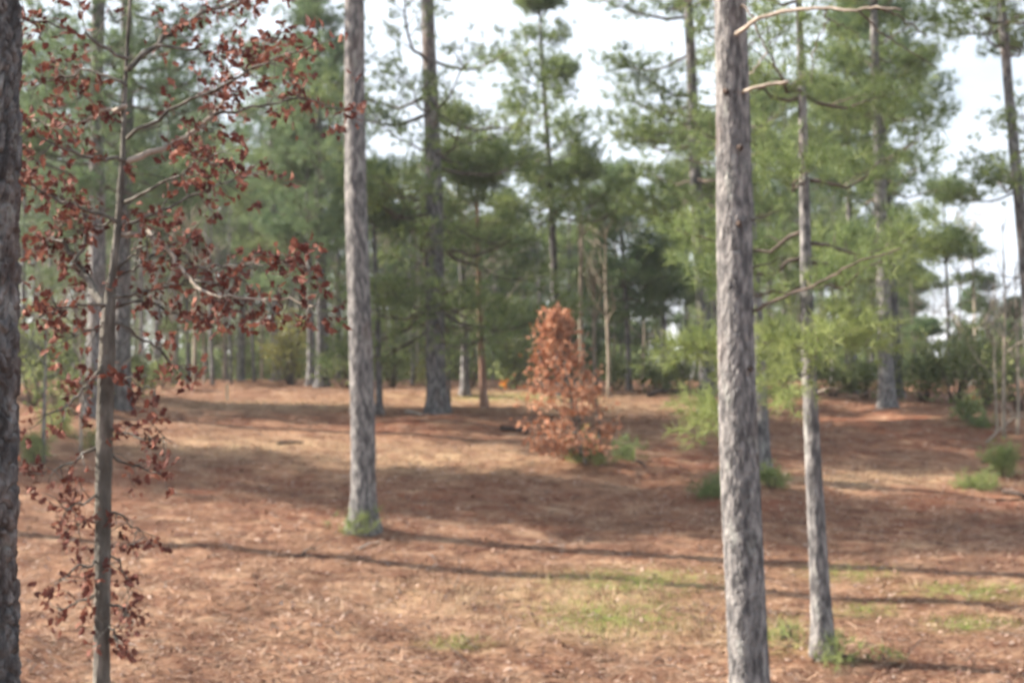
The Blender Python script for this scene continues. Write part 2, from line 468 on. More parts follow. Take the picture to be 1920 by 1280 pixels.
# where the photo shows tan dry grass, green grass and red straw, its shade bands painted in deeper red (pixel centre, radii in pixels)
TAN = [(500, 838, 260, 22), (830, 862, 330, 26), (900, 748, 260, 16), (560, 760, 230, 10), (1120, 765, 150, 12), (1650, 900, 330, 20), (1000, 1120, 330, 36), (1300, 1190, 260, 30), (1830, 785, 90, 12)]
GREEN = [(1190, 1092, 150, 24), (1150, 1155, 130, 36), (1590, 1075, 80, 14), (1830, 1108, 120, 16), (1620, 1145, 60, 12), (860, 1205, 60, 12), (1460, 1190, 60, 30), (1820, 1170, 90, 14), (980, 745, 120, 8)]
RED = [(760, 790, 200, 26), (1700, 800, 240, 50), (1400, 940, 230, 36), (800, 940, 420, 40), (1880, 870, 90, 60), (1800, 960, 250, 60), (1280, 870, 260, 30), (300, 900, 330, 40)]
def patch(spec, X, Y, Z):
    px = 960 + X / np.maximum(Y, 1) * FPX; py = 640 + (EYE - Z) / np.maximum(Y, 1) * FPX
    w = np.zeros(X.shape)
    for (cx, cy, rx, ry) in spec:
        w = np.maximum(w, np.exp(-((px - cx) / rx) ** 2 - ((py - cy) / ry) ** 2))
    return np.where(Y > 8, w, 0)
for an, spec in (("tan", TAN), ("green", GREEN), ("red", RED)):
    a = gm.attributes.new(an, 'FLOAT', 'POINT')
    a.data.foreach_set("value", patch(spec, GX, GY, GZ).astype(np.float32).ravel())
link("ground", gm, M['ground'], kind="structure")

# ------------------------------------------------------------------ pines
def crown_parts(H, cb, cr, n_limbs, seed, axis, trunk_r, sub=8, tufts=8, az_bias=None, flat=0.15, top_round=0.75, low_len=0.75, whorl=3):
    """limbs (list of (points, radii, twigs)) and tuft positions/directions in local space"""
    g = np.random.default_rng(seed)
    limbs = []; TP = []; TD = []
    hs = []
    while len(hs) < n_limbs:
        u = g.random() ** 0.85
        h = cb + (H - cb) * u * 0.985
        for _ in range(int(g.integers(1, whorl + 1))):
            hs.append(h + g.normal() * 0.06)
    hs = sorted(hs[:n_limbs])
    az = g.random() * 6.28
    for h in hs:
        u = np.clip((h - cb) / (H - cb), 0, 1)
        az += 2.4 + g.normal() * 0.5
        if az_bias is not None and g.random() < 0.5:
            az = az_bias + g.normal() * 0.7
        prof = (low_len + (1 - low_len) * min(1, u / 0.3)) * (1 - u) ** top_round + 0.10
        L = cr * prof * (0.55 + 0.6 * g.random())
        el = R(-4 + 55 * u ** 1.4 + g.normal() * 9)
        k = 7; s = np.linspace(0, 1, k)
        dirxy = np.array([math.cos(az), math.sin(az)])
        bend = g.normal() * 0.25
        pts = []
        base = axis(h)
        for q in s:
            a2 = bend * q * q
            dx = dirxy[0] * math.cos(a2) - dirxy[1] * math.sin(a2); dy = dirxy[0] * math.sin(a2) + dirxy[1] * math.cos(a2)
            z = L * (q * math.sin(el) + 0.16 * q ** 2.2 - 0.10 * math.sin(q * 3.1))
            pts.append(base + np.array([dx * L * q * math.cos(el), dy * L * q * math.cos(el), z]))
        pts = np.array(pts); pts[1:-1] += g.normal(size=(k - 2, 3)) * 0.03 * L ** 0.5
        r0 = min(trunk_r(h) * 0.45, 0.010 + 0.011 * L)
        rad = r0 * (1 - s) ** 0.8 + 0.004
        twigs = []
        ns = max(3, int(sub * (0.5 + 0.5 * L / cr)))
        for q in np.linspace(0.28, 1.0, ns):
            q = min(1.0, q + g.normal() * 0.04)
            pos = np.array([np.interp(q, s, pts[:, c]) for c in range(3)])
            dl = norm(pts[-1] - pts[0])
            sgn = 1 if g.random() < 0.5 else -1
            side = norm(np.cross(dl, [0, 0, 1])) * sgn
            td = norm(dl * (0.5 + 0.6 * g.random()) + side * (0.9 if q < 0.97 else 0.1) + np.array([0, 0, 0.15 + 0.35 * g.random()]))
            tl = (0.22 + 0.42 * L * (1 - q) ** 0.7) * (0.7 + 0.6 * g.random())
            end = pos + td * tl
            midp = (pos + end) / 2 + g.normal(size=3) * 0.04 * tl
            twigs.append((np.array([pos, midp, end]), np.array([0.008, 0.006, 0.003]) * (0.7 + 0.3 * L)))
            m = max(3, int(tufts * (0.6 + 0.7 * g.random())))
            f = 0.45 + 0.55 * g.random(m)
            sp = g.normal(size=(m, 3)) * np.array([0.18, 0.18, flat * .75]) * (0.75 + 0.25 * min(L, 3))
            TP.append(pos + (end - pos) * f[:, None] + sp)
            TD.append(norm(td * 0.5 + sp * 2.0 + np.array([0, 0, 0.45])))
        limbs.append((pts, rad, twigs))
    if cb < H:
        m = 10
        tip = axis(H * 0.99)
        TP.append(tip + g.normal(size=(m, 3)) * 0.12); TD.append(np.tile([0, 0, 1.0], (m, 1)) + g.normal(size=(m, 3)) * 0.4)
    return limbs, np.concatenate(TP), np.concatenate(TD)

def pine(name, base, lean, H, dia, cb, cr, label, seed, n_limbs=26, sub=8, tufts=8, n_needle=11, length=0.19, width=0.014, mat='needle',
         bark='bark', detail=(14, 60), limbs_single=True, group=None, depth=0.008, plate=(0.06, 0.17), az_bias=None, curve=0.0, dead=0, cat="pine tree",
         flat=0.15, top_round=0.75, flare=0.55, low_len=0.75, taper=0.62):
    g = np.random.default_rng(seed + 1000)
    e = empty(name, base, label, cat, group)
    ph = g.random() * 6.28
    def axis(h):
        t = h / H
        return np.array([lean[0] * h + curve * math.sin(t * 3.1 + .2) + 0.02 * math.sin(h * .9 + ph), lean[1] * h + 0.02 * math.cos(h * .7 + ph), h])
    def trunk_r(h):
        return dia / 2 * (max(0.03, 1 - h / H * 0.96)) ** taper * (1 + flare * math.exp(-max(h, 0) / 0.22))
    hs = np.concatenate([[-0.35, -0.1], np.linspace(0.05, 0.6, 6), np.linspace(0.9, H, 24)])
    P = np.array([axis(h) for h in hs]); r = np.array([trunk_r(h) for h in hs])
    link("trunk", bark_trunk("trunk", P, r, detail[0], detail[1], seed, plate, depth), M[bark], e)
    limbs, TP, TD = crown_parts(H, cb, cr, n_limbs, seed, axis, trunk_r, sub, tufts, az_bias, flat, top_round, low_len)
    if limbs_single:
        for pts, rad, twigs in limbs:
            t = Tubes(); t.add(pts, rad, 5)
            for p2, r2 in twigs: t.add(p2, r2, 3)
            link("limb", t.mesh("limb"), M['limb'], e)
    else:
        t = Tubes()
        for pts, rad, twigs in limbs:
            t.add(pts, rad, 4)
            for p2, r2 in twigs[::2]: t.add(p2, r2, 3)
        link("branches", t.mesh("branches"), M['limb'], e, kind="stuff")
    for _ in range(dead):
        h = cb * (0.35 + 0.6 * g.random()); a = g.random() * 6.28; L = 0.25 + 0.9 * g.random()
        b0 = axis(h); dvec = np.array([math.cos(a), math.sin(a), -0.1 + 0.4 * g.random()])
        t = Tubes(); t.add(np.array([b0, b0 + dvec * L * .5 + [0, 0, -.03], b0 + dvec * L]), [0.016, .011, .005], 5)
        link("dead_limb", t.mesh("dead_limb"), M['limb_pale'] if g.random() < .5 else M['limb'], e)
    V = needles(TP, TD, n_needle, length, width, seed=seed)
    link("crown", mesh_tris("crown", V), M[mat], e, kind="stuff")
    return e, axis, trunk_r

def lean_from(base, px2, py2):
    """lean (per metre) so that the axis passes photo pixel (px2, py2) at the tree's own distance"""
    q = at(px2, py2, base[1])
    return ((q[0] - base[0]) / (q[2] - base[2]), 0.0)

def h_at(base, py):
    return EYE + (640 - py) / FPX * base[1] - base[2]

def w2d(w, base):
    return w / FPX * base[1]

# 1 left edge pine (dark furrowed bark, in its own shade)
b = stand(-20, 8.0)
pine("pine_tree", b, lean_from(b, -27, 0), 19, 0.355, 10.5, 3.2, "dark thick pine trunk with deeply furrowed bark cut off by the left edge", 21,
     n_limbs=30, detail=(150, 1300), depth=0.034, plate=(0.034, 0.12), bark='bark', flare=0.2, width=0.02)
# 2 pine left of centre
b = on_ground(680, 992)
pine("pine_tree", b, lean_from(b, 659, 0), 20, w2d(47, b), 10.4, 3.0, "tall straight grey pine left of centre with green tuft at its foot", 22,
     n_limbs=32, detail=(72, 800), depth=0.011, plate=(.034, .14), bark='bark_pale', flare=0.62, width=0.02, curve=0.03)
# 3 big right pine with bare pale limbs
bR = stand(1405, 14.0)
eR, axR, rR = pine("pine_tree", bR, lean_from(bR, 1365, 0), 19, w2d(77, bR), 9.2, 3.0, "big grey pine right of centre with a pale bare limb arching right near the top", 23,
     n_limbs=30, detail=(110, 1000), depth=0.009, plate=(.028, .11), bark='bark_pale', flare=0.15, width=0.02)

def limb_px(parent, base, pts, r0, r1, mat, name="limb", wig=0.01, seed=0, sides=7):
    """a limb through photo pixels (px, py, distance); given in the parent's local space"""
    g = np.random.default_rng(seed)
    Q = np.array([at(*p) for p in pts]) - base
    L = np.linspace(0, 1, len(Q)); t = np.linspace(0, 1, len(Q) * 4)
    P = np.stack([np.interp(t, L, Q[:, c]) for c in range(3)], -1)
    k = np.array([.25, .5, .25])
    for _ in range(3):
        P[1:-1] = .25 * P[:-2] + .5 * P[1:-1] + .25 * P[2:]
    P[1:-1] += g.normal(size=P[1:-1].shape) * wig
    t2 = Tubes(); t2.add(P, r0 + (r1 - r0) * t, sides)
    return link(name, t2.mesh(name), M[mat], parent), P

limb_px(eR, bR, [(1372, 72, 13.95), (1390, 58, 13.8), (1420, 35, 13.6), (1470, 20, 13.4), (1540, 14, 13.2), (1600, 20, 13.0), (1635, 12, 12.9), (1690, 18, 12.8)], .024, .008, 'limb_pale', wig=.006, seed=1)
limb_px(eR, bR, [(1640, 14, 12.9), (1670, 22, 12.9), (1700, 40, 12.9), (1740, 70, 12.9)], .010, .005, 'limb', seed=2)
limb_px(eR, bR, [(1545, 18, 13.2), (1552, 38, 13.2), (1535, 70, 13.2), (1525, 110, 13.2), (1522, 155, 13.2)], .008, .003, 'limb', seed=3)
limb_px(eR, bR, [(1552, 38, 13.2), (1590, 52, 13.2), (1615, 70, 13.2)], .007, .003, 'limb', seed=4)
limb_px(eR, bR, [(1610, 20, 13.0), (1640, 50, 13.0), (1690, 85, 13.0), (1760, 130, 13.0)], .010, .003, 'limb', seed=5)
limb_px(eR, bR, [(1385, 5, 13.9), (1405, 20, 13.7), (1425, 65, 13.6), (1438, 98, 13.5), (1450, 120, 13.5), (1465, 148, 13.5)], .011, .004, 'limb', seed=6)
limb_px(eR, bR, [(1438, 98, 13.5), (1422, 120, 13.5), (1405, 140, 13.6)], .009, .005, 'limb_pale', seed=7)
limb_px(eR, bR, [(1388, 175, 13.95), (1402, 168, 13.8), (1440, 159, 13.7), (1478, 153, 13.6)], .018, .015, 'limb_pale', name="broken_stub", wig=.003, seed=8)
limb_px(eR, bR, [(1412, 582, 13.95), (1440, 570, 13.8), (1500, 545, 13.6), (1560, 520, 13.4), (1600, 492, 13.2), (1690, 465, 13.0)], .017, .006, 'limb', wig=.006, seed=9)
limb_px(eR, bR, [(1408, 503, 13.95), (1440, 492, 13.9), (1480, 480, 13.8)], .010, .004, 'limb', seed=10)
limb_px(eR, bR, [(1405, 415, 13.95), (1430, 406, 13.9), (1462, 396, 13.8)], .009, .004, 'limb', seed=11)
for (px, py) in [(1388, 275), (1362, 170), (1386, 418), (1408, 690)]:   # knots, dark branch scars
    c = at(px, py, 13.84) - bR
    ks = Tubes()
    a = np.linspace(0, 1, 6)
    ks.add(np.array([c + [0, .05 - .085 * q, -.012 * q] for q in a]), 0.030 * np.sqrt(1 - (a * .96) ** 2) + .004, 9)
    link("knot", ks.mesh("knot"), M['wood_dark'], eR)

# 4 slender sunlit pine at right
b4 = on_ground(1540, 1228)
e4, ax4, r4 = pine("pine_tree", b4, lean_from(b4, 1497, 60), 10, w2d(39, b4), 3.6, 1.7, "slender sunlit pine at right standing in front of the shaded slope", 24,
     n_limbs=30, sub=8, tufts=13, taper=1.1, detail=(44, 420), depth=0.009, plate=(.045, .14), bark='bark_pale', mat='needle', length=.19, width=.008, n_needle=21, flare=0.5)
limb_px(e4, b4, [(1526, 738, b4[1]), (1545, 730, b4[1] - .2), (1578, 726, b4[1] - .3)], .011, .006, 'limb_pale', name="dead_limb", seed=12)
limb_px(e4, b4, [(1526, 750, b4[1]), (1590, 745, b4[1] + .1), (1650, 735, b4[1] + .2), (1700, 715, b4[1] + .3)], .007, .003, 'limb', name="dead_limb", seed=13)
# its low green boughs
def boughs(parent, base, specs, mat, seed, n=15, length=.19, width=.009, per=26, spread_px=46):
    """needle boughs: a limb through pixels, tufted over its outer part"""
    g = np.random.default_rng(seed); TP = []; TD = []
    for pts, cnt, sx, sz in specs:
        cnt = int(cnt * .62)
        o, P = limb_px(parent, base, pts, .012, .004, 'limb', wig=.008, seed=int(g.integers(9999)), sides=5)
        f = 0.25 + 0.75 * g.random(cnt) ** 0.8
        i = np.clip((f * (len(P) - 1)).astype(int), 0, len(P) - 2)
        off = g.normal(size=(cnt, 3)) * np.array([sx, sx * 1.2, sz])
        TP.append(P[i] + off); d = norm(P[-1] - P[0])
        TD.append(norm(d * 0.9 + off * 2.5 + np.array([0, 0, .35])))
    V = needles(np.concatenate(TP), np.concatenate(TD), n, length, width, spread=.65, seed=seed)
    return link("needle_boughs", mesh_tris("needle_boughs", V), M[mat], parent)
d4 = b4[1]
boughs(e4, b4, [
    ([(1526, 640, d4), (1580, 620, d4 - .3), (1640, 612, d4 - .6)], 100, .15, .09),
    ([(1524, 660, d4), (1470, 640, d4 - .2), (1430, 640, d4 - .4)], 75, .13, .10),
    ([(1524, 690, d4), (1490, 715, d4 - .5), (1460, 745, d4 - .9)], 75, .12, .09),
    ([(1526, 600, d4), (1560, 590, d4 + .4), (1620, 580, d4 + .8)], 85, .15, .09),
    ([(1526, 670, d4), (1535, 640, d4 - .7), (1530, 625, d4 - 1.2)], 85, .14, .10),
    ([(1524, 620, d4), (1600, 650, d4 + .4), (1680, 640, d4 + .7)], 85, .15, .09)], 'needle_bright', 31)

# 5 pine just behind the big right one, on its own mound, with low green boughs
b5 = on_ground(1436, 895)
e5, ax5, r5 = pine("pine_tree", b5, lean_from(b5, 1415, 560), 11, w2d(27, b5), 4.4, 1.8, "pine half hidden behind the big right trunk, rising from a small grassy mound", 25,
     n_limbs=16, detail=(26, 160), depth=0.008, bark='bark', mat='needle', length=.18, width=.013)
b6 = on_ground(1325, 772)
d5 = 18.5
b5b = stand(1392, d5)
e5b, _, _ = pine("young_pine", b5b, (-.01, 0), 3.4, .06, 1.0, .7, "bright green young pine with drooping boughs left of the big right trunk", 26,
     n_limbs=5, sub=5, tufts=5, detail=(10, 30), depth=.002, mat='needle_bright', length=.17, width=.012, cat="pine sapling")
boughs(e5b, b5b, [
    ([(1392, 640, d5), (1330, 635, d5 - .2), (1240, 660, d5 - .4)], 110, .15, .10),
    ([(1390, 690, d5), (1350, 660, d5 - .3), (1300, 640, d5 - .5)], 110, .16, .12),
    ([(1390, 780, d5), (1340, 770, d5 - .2), (1295, 808, d5 - .4)], 100, .11, .09),
    ([(1390, 760, d5), (1350, 745, d5 + .3), (1275, 760, d5 + .4)], 60, .10, .07),
    ([(1392, 650, d5), (1440, 640, d5 - .2), (1480, 650, d5 - .4)], 70, .13, .10)], 'needle_bright', 32)

# 6.. the pines standing across the middle of the clearing
MID = [
 # px, py, px2, py2, width, H, crown_base_py, radius, limbs, mat, bark, label, extra
 (820, 772, 799, 0, 34, 17, 610, 3.4, 60, 'needle', 'bark', "stout dark pine at centre with long horizontal limbs, behind the clearing's bank", dict(curve=.05, dead=3)),
 (178, 778, 185, 0, 31, 17, 420, 3.2, 44, 'needle_dark', 'bark_pale', "tall pine directly behind the russet oak's trunk, lit on its left side", dict(dead=3)),
 (228, 765, 238, 0, 29, 17, 400, 3.2, 42, 'needle_dark', 'bark', "dark tall pine just right of the russet oak's trunk", dict(dead=3)),
 (605, 726, 598, 260, 21, 11.0, 520, 2.9, 34, 'needle_dark', 'bark', "broad-crowned pine at the wood's edge, left of the grey centre-left trunk", dict(dead=3)),
 (583, 721, 578, 400, 15, 7.2, 470, 1.9, 18, 'needle_dark', 'bark_pale', "pale narrow pine trunk close against the broad-crowned pine's left", dict(dead=2)),
 (518, 713, 512, 400, 14, 10.5, 480, 2.2, 22, 'needle_far', 'bark_pale', "sunlit pine trunk beside the yellow-green shrub at the wood's edge", dict(dead=2)),
 (712, 778, 703, 500, 12, 5.4, 480, 1.1, 12, 'needle_dark', 'bark', "slim dark pine just right of the tall grey centre-left trunk", dict(dead=4)),
 (907, 764, 893, 350, 13, 6.0, 440, 1.1, 9, 'needle_far', 'bark_red', "thin reddish pine standing right of the stout centre pine", dict(dead=6)),
 (872, 741, 863, 400, 15, 7.2, 470, 1.6, 14, 'needle_far', 'bark', "grey pine between the stout centre pine and the thin reddish one", dict(dead=2)),
 (1052, 742, 1020, 150, 16, 10.6, 480, 2.0, 30, 'needle', 'bark', "tall sparse pine rising behind the copper-leaved oak", dict(dead=5, top_round=.85)),
 (1327, 772, 1292, 60, 25, 16, 480, 3.0, 50, 'needle', 'bark', "dark pine leaning left, just left of the big right trunk", dict(dead=3)),
 (1348, 738, 1328, 330, 11, 7.4, 440, 1.5, 14, 'needle_far', 'bark_pale', "thin pine seen between the leaning pine and the big right trunk", dict(dead=1)),
 (1665, 765, 1643, 150, 27, 13, 470, 2.5, 44, 'needle', 'bark_pale', "sunlit pale pine at right with a mound of straw at its foot", dict(dead=3)),
 (1684, 745, 1660, 300, 19, 12.5, 470, 2.1, 28, 'needle_dark', 'bark', "dark pine standing just behind the sunlit pale pine at right", dict()),
 (1600, 737, 1593, 420, 12, 10.5, 560, 2.0, 24, 'needle', 'bark', "slim dark pine between the slender sunlit pine and the pale one", dict(dead=2)),
 (1180, 733, 1172, 560, 10, 6.2, 600, 1.7, 22, 'needle_dark', 'bark', "pointed pine in the gap right of the copper-leaved oak", dict()),
 (1250, 728, 1246, 600, 9, 5.0, 640, 1.2, 14, 'needle_dark', 'bark', "small dark pine against the bright gap left of the leaning pine", dict()),
 (1780, 725, 1772, 440, 7, 6.2, 560, 1.0, 14, 'needle', 'bark', "lone thin pine with a small tufted top against the bright sky", dict(low_len=1.0)),
]
seed = 50
for (px, py, px2, py2, w, H, cby, cr, nl, mat, bark, label, ex) in MID:
    b = on_ground(px, py)
    pine("pine_tree", b, lean_from(b, px2, py2), H, w2d(w, b) * 1.12, h_at(b, cby), cr, label, seed, n_limbs=int(nl * 1.35), sub=10, tufts=11, n_needle=13, length=.22, width=.019,
         mat=mat, bark=bark, detail=(24, 200) if w > 18 else (14, 90), depth=.010, **ex)
    seed += 1
# pine on the right edge, its foot outside the picture
b = stand(1950, 32)
pine("pine_tree", b, lean_from(b, 1888, 120), 16, w2d(26, b), h_at(b, 420), 2.6, "pine with bluish trunk leaning out of the right edge", 90, n_limbs=34, sub=10, tufts=12, n_needle=13, length=.2, width=.02, bark='bark', mat='needle', detail=(22, 160), dead=2)

# ------------------------------------------------------------------ pines of the wood behind (shared shapes)
protos = []
for k, (H, dia, cb, cr, nl, mat) in enumerate([(12, .19, 2.6, 2.3, 36, 'needle_far'), (14, .22, 4.5, 2.7, 38, 'needle_dark'), (9, .14, 1.3, 2.0, 34, 'needle_far'),
                                               (7, .11, .6, 1.8, 32, 'needle_dark'), (17, .30, 7.5, 3.1, 42, 'needle_dark'), (11, .17, 2.0, 2.1, 34, 'needle')]):
    e, _, _ = pine("pine_tree", (0, 0, 0), (0.01 * (k % 3 - 1), 0), H, dia, cb, cr, "x", 200 + k, n_limbs=nl, sub=8, tufts=9, n_needle=10, length=.26, width=.024,
                   mat=mat, bark='bark' if k % 2 else 'bark_pale', detail=(9, 40), limbs_single=False, depth=.006)
    protos.append([e, H, False])
def place_pine(k, px, d, top_py, label, group, rot=None, x=None, thick=1.0):
    b = stand(px, d) if x is None else np.array([x, d, float(ground_z(x, d))])
    h = EYE + (640 - top_py) / FPX * d - b[2]
    e, H, used = protos[k]
    s = h / H
    rz = rot if rot is not None else (px * 0.37 + d) % 6.28
    sc = (s * 0.5 + 0.5 * thick,) * 2 + (s,)
    if not used:
        e.location = b; e.rotation_euler = (0, 0, rz); e.scale = sc; e["label"] = label; e["group"] = group; protos[k][2] = True
        return e
    return copy_thing(e, b, rz, sc, label, group)

ORD = ["first", "second", "third", "fourth", "fifth", "sixth", "seventh", "eighth", "ninth", "tenth", "eleventh", "twelfth", "thirteenth", "fourteenth", "fifteenth", "sixteenth", "seventeenth", "eighteenth", "nineteenth", "twentieth"]
G = "pines of the wood behind the clearing"
WOOD_L = [(22, 52, 60, 1), (45, 48, 150, 1), (72, 60, 250, 0), (95, 56, 60, 4), (140, 50, 330, 2), (172, 62, 120, 4), (215, 56, 90, 1), (265, 52, 230, 0), (300, 58, 120, 1), (330, 66, 100, 4), (352, 50, 300, 5), (385, 60, 210, 0), (425, 54, 330, 2), (455, 50, 250, 1), (490, 62, 150, 4), (520, 70, 330, 0), (545, 58, 190, 0), (560, 64, 60, 4), (602, 62, 250, 1), (635, 56, 130, 1)]
for i, (px, d, ty, k) in enumerate(WOOD_L):
    place_pine(k, px, d, ty, f"background pine, {ORD[i]} from the left in the wood left of the grey centre-left trunk", G)
WOOD_C = [(690, 58, 330, 0), (720, 66, 360, 0), (740, 54, 390, 2), (775, 62, 320, 5), (800, 58, 430, 2), (850, 66, 300, 1), (890, 62, 400, 1), (925, 56, 420, 3), (950, 64, 360, 0), (985, 55, 440, 3), (1010, 60, 330, 2), (1040, 66, 400, 0), (1065, 58, 300, 5), (1090, 64, 430, 2), (1120, 62, 320, 0), (1142, 56, 500, 3), (1165, 60, 325, 2), (1205, 56, 470, 3)]
for i, (px, d, ty, k) in enumerate(WOOD_C):
    place_pine(k, px, d, ty, f"background pine, {ORD[i]} from the left between the grey trunk and the bright sky gap", G)
WOOD_R = [(1285, 56, 260, 0), (1310, 62, 380, 1), (1370, 54, 300, 2), (1420, 50, 190, 5), (1442, 62, 120, 4), (1470, 56, 40, 1), (1500, 60, 220, 0), (1540, 64, 150, 1), (1560, 50, 300, 2), (1590, 58, 60, 4), (1635, 54, 280, 5), (1660, 60, 350, 0), (1690, 64, 430, 5), (1715, 60, 500, 3), (1740, 46, 600, 3), (1820, 70, 545, 3), (1850, 64, 520, 2), (1900, 60, 560, 3)]
for i, (px, d, ty, k) in enumerate(WOOD_R):
    place_pine(k, px, d, ty, f"background pine, {ORD[i]} from the bright gap in the wood behind the right-hand trunks", G)

# pines beyond the left edge of the picture; their shadows cross the clearing
OFF = [(-9.6, 21.3, 22, 4), (-15.5, 27.2, 17, 1), (-17.6, 26.6, 18, 4), (-19.5, 27.9, 18, 4), (-22, 28.4, 17, 1), (-24.5, 28.8, 17, 1), (-27, 29.2, 18, 4), (-19.5, 37, 17, 4), (-22, 36.6, 17, 1), (-25, 38, 16, 1), (-30, 38.8, 17, 4)]
for (x, y, h, k) in OFF:
    zb = float(ground_z(x, y)); ty = 640 - (zb + h - EYE) / y * FPX
    place_pine(k, 0, y, ty, "tall pine beyond the left edge whose shadow crosses the clearing", "pines beyond the left edge", rot=(x * 1.7) % 6.28, x=x, thick=.7)

# ------------------------------------------------------------------ bare saplings and poles
def bare_tree(name, base, H, r, label, seed, mat='twig_pale', n=9, up=0.8, lean=(0, 0), cat="bare tree", group=None, start=0.3, spread=1.0, single=False):
    g = np.random.default_rng(seed)
    e = empty(name, base, label, cat, group)
    hs = np.linspace(-0.1, H, 12); ph = g.random() * 6
    ax = np.array([[lean[0] * h + .03 * math.sin(h * 1.3 + ph), lean[1] * h + .03 * math.cos(h + ph), h] for h in hs])
    t = Tubes(); t.add(ax, r * (1 - .85 * np.clip(hs / H, 0, 1)), 7)
    link("trunk", t.mesh("trunk"), M[mat], e)
    t = Tubes()
    for _ in range(n):
        h = H * (start + (0.97 - start) * g.random()); a = g.random() * 6.28
        p = np.array([np.interp(h, hs, ax[:, c]) for c in range(3)])
        L = (H - h) * 0.45 + 0.3 * spread
        d = norm(np.array([math.cos(a), math.sin(a), up + .4 * g.normal()]))
        pts = [p]
        for q in range(4):
            d = norm(d + g.normal(size=3) * .16 + [0, 0, .06]); pts.append(pts[-1] + d * L / 4)
        if single: t = Tubes()
        t.add(np.array(pts), np.linspace(r * .38, .003, 5), 4)
        for q in (1, 2, 3):
            for _2 in range(2):
                dd = norm(d + g.normal(size=3) * .6); l2 = L * (.2 + .3 * g.random())
                t.add(np.array([pts[q], pts[q] + dd * l2 * .5 + g.normal(size=3) * .02, pts[q] + dd * l2]), [.006, .004, .002], 3)
        if single: link("branch", t.mesh("branch"), M[mat], e)
    if not single: link("branches", t.mesh("branches"), M[mat], e, kind="stuff")
    return e

POLES = [
 (327, 721, 330, 9, 'twig_pale', "pale pole trunk, leftmost of three at the clearing's far left corner"),
 (367, 721, 360, 9, 'twig_pale', "pale pole trunk, middle of three at the clearing's far left corner"),
 (397, 722, 330, 9, 'bark_pale', "pale pole trunk, rightmost of three at the clearing's far left corner"),
 (432, 720, 380, 6, 'bark', "thin grey pole in the wood behind the small stake"),
 (475, 716, 420, 7, 'bark', "dark pole trunk left of the sunlit trunk beside the yellow-green shrub"),
 (292, 726, 400, 8, 'bark_pale', "pole trunk in the wood right of the dark tall pine"),
 (268, 728, 420, 6, 'bark_pale', "slimmest pole trunk showing right beside the dark tall pine"),
 (772, 722, 400, 9, 'bark_pale', "pale pole trunk in the wood left of the stout centre pine"),
 (845, 770, 560, 6, 'bark', "thin bare sapling touching the right side of the stout centre pine"),
 (1092, 738, 220, 11, 'twig_pale', "tall pale bare tree, leftmost of three behind the copper-leaved oak"),
 (1117, 735, 380, 8, 'twig_pale', "tall pale bare tree, middle of three behind the copper-leaved oak"),
 (1140, 745, 400, 8, 'twig_pale', "tall pale bare tree, rightmost of three behind the copper-leaved oak"),
 (1885, 822, 420, 8, 'twig_pale', "bare pale sapling near the right edge behind the bright green seedling"),
 (1908, 815, 480, 7, 'twig_pale', "bare pale sapling hard against the right edge"),
 (1868, 805, 560, 5, 'twig_pale', "thinnest bare sapling left of the two by the right edge"),
 (85, 868, 560, 9, 'bark', "thin dark sapling standing between the left edge pine and the russet oak"),
 (150, 850, 500, 7, 'twig_pale', "pale thin sapling close to the left of the russet oak's trunk"),
]
for i, (px, py, ty, w, mat, label) in enumerate(POLES):
    b = on_ground(px, py)
    bare_tree("bare_tree", b, h_at(b, ty), w2d(w, b) / 2, label, 400 + i, mat, n=10, lean=(-0.012, 0), up=1.1, start=.35, single=True)
# grey bare undergrowth of the wood: countable thin stems
sp = [None, None, None]
for k in range(3):
    sp[k] = bare_tree("bare_tree", (0, 0, 0), 5.0, .04, "x", 450 + k, 'twig_pale' if k else 'bark_pale', n=16, up=.7, start=.15, group="thin bare trees in the wood behind")
US = sorted([(int(p), float(d)) for p, d in zip(list(range(60, 660, 33)) + list(range(690, 1010, 29)) + [1160, 1200, 1235, 1270, 1480, 1560, 1630, 1710, 1745, 1800, 1830, 1860], rng.uniform(46, 62, 60))])
n_first = [False] * 3; cnt3 = [0, 0, 0]
for i, (px, d) in enumerate(US):
    px = px + int(rng.integers(-9, 9))
    sec = 0 if px < 670 else 1 if px < 1050 else 2
    cnt3[sec] += 1
    lab = f"thin bare tree in the far undergrowth, {ORD[cnt3[sec] - 1]} from the left " + ["of the left part", "of the middle part", "of the right part"][sec]
    k = i % 3; s = rng.uniform(.8, 1.5)
    if not n_first[k]:
        e = sp[k]; e.location = stand(px, d); e.scale = (s, s, s); e["label"] = lab; n_first[k] = True
    else:
        copy_thing(sp[k], stand(px, d), rng.random() * 6.28, (s, s, s), lab)

